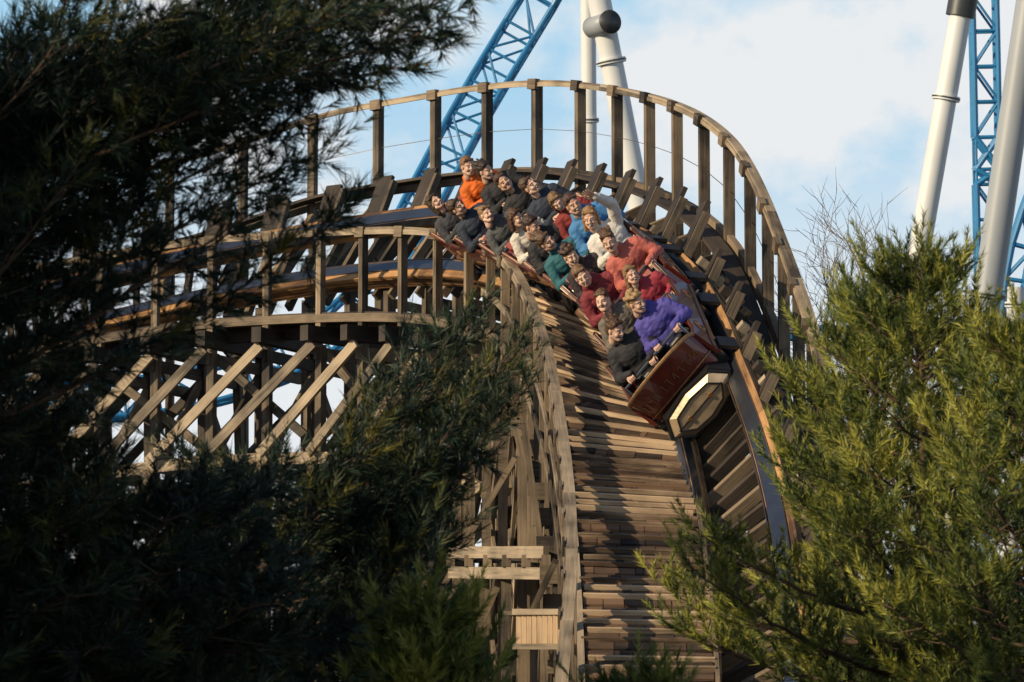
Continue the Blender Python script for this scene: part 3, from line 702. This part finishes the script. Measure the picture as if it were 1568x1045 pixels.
class Tree:
    def __init__(s,up=.25,dens=.06,sl=(.10,.19)): s.sh=[]; s.b=B(); s.up=up; s.dens=dens; s.sl=sl
    def shoot(s,p,d,L,t): s.sh.append((*p,*d.normalized(),L,t))
    def sub(s,p,d,L,tint,dens=None):
        dens=dens or s.dens
        n=max(2,int(L/dens)); pts=[p]; d=d.normalized(); cl=.6*noise.noise(p*2.6)
        tint=tint+cl
        for i in range(n):
            d=(d+V((random.gauss(0,.06),random.gauss(0,.06),.05+random.gauss(0,.04)))).normalized(); pts.append(pts[-1]+d*(L/n))
            if i>0 or n<4:
                q=V((random.gauss(0,1),random.gauss(0,1),random.gauss(.3,.8))); q=(q-d*q.dot(d)).normalized()
                s.shoot(pts[-1],d*.6+q*.65+V((0,0,s.up)),random.uniform(*s.sl),tint+random.uniform(-.2,.2))
        s.b.tube(pts[0],pts[-1],.006,.003,4,0,caps=False)
        s.shoot(pts[-1],d+V((0,0,s.up)),s.sl[1]*random.uniform(.8,1.25),tint+random.uniform(.05,.35))  # end shoots tinted brighter, the lit look of tips put into colour
    def bough(s,p0,p1,rise=.15,subL=.55,tint=.35,step=.10,r=.03,start=.22):
        Ln=(p1-p0).length; mid=(p0+p1)/2-V((0,0,rise*Ln)); n=max(5,int(Ln/step)); prev=p0; sd=1
        for i in range(1,n+1):
            t=i/n; p=p0*(1-t)**2+mid*2*t*(1-t)+p1*t*t; p=p+V((random.gauss(0,.008),random.gauss(0,.008),random.gauss(0,.008)))
            s.b.tube(prev,p,r*(1-(t-1/n)*.8),r*(1-t*.8),5,0,caps=False)
            T=(p-prev).normalized(); prev=p
            if t>start:
                for _ in range(2):
                    sd=-sd; q=T.cross(Zup).normalized()*sd+V((0,0,random.uniform(-.5,.6)))
                    L_=subL*(1-.6*t)*random.uniform(.6,1.15)*min(1,.45+t)
                    s.sub(p,(T*.8+q*.9),max(.14,L_),tint+.25*(t-.5))
        s.sub(prev,T,.25,tint+.2)
    def cone(s,base,H,Rf,zmin,whorl=.34,nb=6,tint=.35,subL=.55,top_up=.9,step=.10):
        z=H-.30; base=V(base)
        s.b.tube(base,base+V((0,0,H*.6)),.024*H*.55,.016*H*.5,10,0); s.b.tube(base+V((0,0,H*.6)),base+V((0,0,H-.1)),.016*H*.5,.010,8,0)
        s.sub(base+V((0,0,H-.45)),V((0,0,1)),.42,tint+.3,.04)
        while z>zmin:
            a0=random.uniform(0,6.28); dz=H-z
            for k in range(nb):
                a=a0+k*2*math.pi/nb+random.uniform(-.25,.25); R=Rf(dz)*random.uniform(.5,1.18)
                el=max(.12,top_up-dz*.26)+random.uniform(-.1,.15)
                d=V((math.cos(a),math.sin(a),el)); p0=base+V((0,0,z+random.uniform(-.1,.1)-.4*R*el)); p1=p0+V((math.cos(a)*R,math.sin(a)*R,el*R*.75))
                s.bough(p0,p1,.10,min(subL,R*.5+.12),tint+random.uniform(-.15,.15),r=.008+.010*R,step=step)
            z-=whorl*random.uniform(.8,1.2)
    def build(s,name,mat,K=30,nl=.10,nw=.0075,a0=20,a1=55,parent=None):
        A=np.array(s.sh,dtype=np.float64); n=len(A); P0=A[:,None,0:3]; D=A[:,None,3:6]; Ls=A[:,None,6:7]
        t=rng.random((n,K,1)); rnd=rng.normal(size=(n,K,3)); perp=rnd-(rnd*D).sum(2,keepdims=True)*D; perp/=np.linalg.norm(perp,axis=2,keepdims=True)
        ang=np.radians(rng.uniform(a0,a1,(n,K,1))*(1-.45*t)); nd=D*np.cos(ang)+perp*np.sin(ang)
        base=P0+D*Ls*t; ln=nl*rng.uniform(.7,1.15,(n,K,1)); side=np.cross(nd,rng.normal(size=(n,K,3))); side/=np.linalg.norm(side,axis=2,keepdims=True)
        bend=np.zeros((n,K,3)); bend[:,:,2:]=-.006
        v=np.stack([base-side*nw/2,base+side*nw/2,base+nd*ln+bend],axis=2).reshape(-1,3).astype(np.float32)
        m=n*K; me=bpy.data.meshes.new(name+"_needles"); me.vertices.add(m*3); me.vertices.foreach_set('co',v.ravel())
        me.loops.add(m*3); me.loops.foreach_set('vertex_index',np.arange(m*3,dtype=np.int32)); me.polygons.add(m)
        me.polygons.foreach_set('loop_start',np.arange(0,m*3,3,dtype=np.int32)); 
        me.update(calc_edges=True)
        at=me.attributes.new('tint','FLOAT','FACE'); tt=np.clip(np.repeat(A[:,7],K)+rng.normal(0,.08,m),0,1).astype(np.float32); at.data.foreach_set('value',tt)
        me.materials.append(mat); me.validate()
        e=new_empty(name); o=bpy.data.objects.new("needles",me); scene.collection.objects.link(o); o.parent=e
        s.b.obj("trunk_and_branches",e,[M_bark],True); 
        return e
def gxy(u,D): q=P(u,522.5,D); return V((q.x,q.y,0))
def ztop(v,D): return P(784,v,D).z
RK=dict(K=52,nl=.085,nw=.0085,a0=22,a1=58)
t=Tree(.75,.10,(.14,.24)); H=ztop(395,28); t.cone(gxy(1412,28),H,lambda d:min(1.72,.10+.62*d),1.4,.34,6,.45,.42,1.0,.12); t.build("pine_tree",M_needR,**RK)
t=Tree(.75,.10,(.14,.24)); H=ztop(490,26.5); t.cone(gxy(1590,26.5),H,lambda d:min(1.2,.1+.55*d),1.5,.34,6,.36,.42,1.0,.12); t.build("pine_tree",M_needR,**RK)
t=Tree(.75,.10,(.14,.24)); H=ztop(425,29); t.cone(gxy(1340,29.5),H,lambda d:min(.6,.06+.38*d),2.8,.32,5,.48,.3,1.0,.12); t.build("pine_tree",M_needR,**RK)
# big left pine, its shade carried by the needle colour
t=Tree(.02,.065,(.11,.20)); bx=gxy(-170,20); t.b.tube(bx,bx+V((0,.1,5)),.24,.19,14,0); t.b.tube(bx+V((0,.1,5)),bx+V((0,.1,9)),.19,.07,12,0)
def tr(z): return bx+V((0,.1*min(1,z/5),z))
ends=[(690,0,20,5.9),(640,55,19.6,5.7),(590,105,20.4,5.5),(500,30,19.3,5.8),(470,140,20.8,5.3),(430,200,20.2,5.0),(400,60,21,5.7),(360,150,19.5,5.3),(280,20,20,5.8),(230,90,20.6,5.4),
 (450,250,20,4.6),(390,320,19.8,4.3),(500,355,20.5,4.1),(290,225,20,4.8),(200,270,20.6,4.4),(140,180,20,5),(90,300,19.6,4.3),(200,350,20.2,4.0),(70,90,19.5,5.3),
 (560,10,20.8,5.9),(100,10,20.5,5.6),(30,140,21,5),(620,-25,20.9,6.1),(20,300,21,4.4),(130,60,20,5.4),(540,70,21,5.6),(330,70,20.5,5.5),(450,0,20.6,6),(180,130,20.8,5.2),(260,170,21,5.1),(30,390,20.5,3.8)]
for u,v,D,z0 in ends: t.bough(tr(z0-.3),P(u,v,D),random.uniform(-.02,.10),.45,random.uniform(.1,.45),r=.022,start=.12,step=.12)
t.build("pine_tree",M_needL,30,.125,.008)
# lower left pines
t=Tree(.15,.065,(.11,.20)); H=ztop(690,24.5); t.cone(gxy(430,24.5),H,lambda d:min(1.3,.3+.8*d),1.3,.26,7,.2,.5,.45)
bz=gxy(430,24.5)
for (u,v,D,z0) in [(785,545,25.5,.75),(730,500,26,.95),(785,620,25,.5),(745,680,24.6,.3),(690,520,25.8,.8),(640,560,25.2,.7),(720,620,24.5,.4),(600,610,25,.5),(690,720,25,.1),(560,650,24.3,.4),(650,830,24,-.3),(650,660,25.3,.3),(760,590,25.6,.6),(700,670,25.5,.3),(620,760,24.2,0)]:
    t.bough(bz+V((0,0,H-.9-.6*(1-z0))),P(u-15,v+12,D),.10,.40,random.uniform(.05,.35),r=.02,start=.3,step=.10)
t.build("pine_tree",M_needL,30,.115,.008)
t=Tree(.1,.065,(.11,.20)); H=ztop(700,22); t.cone(gxy(190,22),H,lambda d:min(1.4,.4+.8*d),1.3,.26,7,.2,.55,.45); t.build("pine_tree",M_needL,30,.115,.008)
t=Tree(.1,.065,(.11,.20)); H=ztop(570,21.5); t.cone(gxy(-50,21.5),H,lambda d:min(1.0,.4+.5*d),1.3,.26,7,.2,.5,.45); t.build("pine_tree",M_needL,30,.115,.008)
t=Tree(.75,.09,(.12,.2)); H=ztop(910,23); t.cone(gxy(645,23),H,lambda d:min(.36,.08+.4*d),1.3,.22,6,.46,.22,1.0,.11); t.build("pine_tree",M_needR,**RK)
t=Tree(.75,.09,(.12,.2)); H=ztop(1025,23); t.cone(gxy(970,23),H,lambda d:min(.25,.04+.2*d),1.3,.25,5,.42,.18,1.0,.11); t.build("pine_tree",M_needR,**RK)
# tall pines: beyond the coaster, plus an unseen stand, added left to shade the near trees
t=Tree(.1); H=9.0; t.cone((0,0,0),H,lambda d:min(2.6,.4+.7*d),1.0,.6,7,.25,.9); far=t.build("pine_tree",M_needL,16,.2,.02)
far.location=gxy(120,84); far.location.z=-1.9
for (x,y,z,rot) in [(gxy(300,88).x,88,-1.9,1),(gxy(480,86).x,86,-2.8,2),(gxy(640,90).x,90,-2.4,3),(gxy(760,82).x,82,-3.2,4),(gxy(-60,85).x,85,-1,5),(gxy(1180,92).x,92,-2.5,1.5),(gxy(1330,84).x,84,-2.6,2.5),(gxy(1480,88).x,88,-2.2,3.3),
   (-8.8,14.0,0,0.4),(-8.4,17.0,-.6,2.2),(-7.4,11.2,-.4,4.2)]:
    e=new_empty("pine_tree",(x,y,z)); e.rotation_euler[2]=rot
    for ch in far.children: 
        o=bpy.data.objects.new(ch.name,ch.data); scene.collection.objects.link(o); o.parent=e
# bare deciduous tree
b=B()
def twig(p,d,L,r,lv):
    n=3; q=p
    for i in range(n):
        d=(d+V((random.gauss(0,.13),random.gauss(0,.13),random.gauss(.03,.1)))).normalized(); q2=q+d*L/n; b.tube(q,q2,r*(1-i*.22),r*(1-(i+1)*.22),4,0,caps=False)
        if lv>0:
            for _ in range(2 if lv>1 else 1):
                dd=(d+V((random.gauss(0,.5),random.gauss(0,.5),random.gauss(.1,.3)))).normalized(); twig(q2,dd,L*random.uniform(.55,.75),max(.006,r*.5),lv-1)
        q=q2
g=gxy(1305,62); H=ztop(300,62)
bare=new_empty("bare_tree")
b.tube(g,g+V((0,0,H-2.6)),.08,.04,10,0)
for k in range(7): twig(g+V((0,0,H-2.7-.2*k)),V((random.uniform(-.7,.7),random.uniform(-.3,.3),1)),1.5,.022,3)
b.obj("trunk_and_twigs",bare,[plain("pale_bark",(.16,.12,.09),.9)],False)

# ------------------------------------------------------------------ ground
gm,n,l,bs=newmat("grass_and_soil"); tc=n.new('ShaderNodeTexCoord'); x=n.new('ShaderNodeTexNoise'); x.inputs['Scale'].default_value=.4; x.inputs['Detail'].default_value=8
l.new(tc.outputs['Object'],x.inputs['Vector']); r=n.new('ShaderNodeValToRGB'); r.color_ramp.elements[0].color=(.035,.05,.018,1); r.color_ramp.elements[1].color=(.12,.09,.05,1); r.color_ramp.elements[0].position=.4; r.color_ramp.elements[1].position=.62
l.new(x.outputs['Fac'],r.inputs['Fac']); l.new(r.outputs[0],bs.inputs['Base Color']); bs.inputs['Roughness'].default_value=.95
me=bpy.data.meshes.new("ground"); me.from_pydata([(-2500,-2500,0),(2500,-2500,0),(2500,2500,0),(-2500,2500,0)],[],[(0,1,2,3)]); me.materials.append(gm)
go=bpy.data.objects.new("ground",me); scene.collection.objects.link(go)
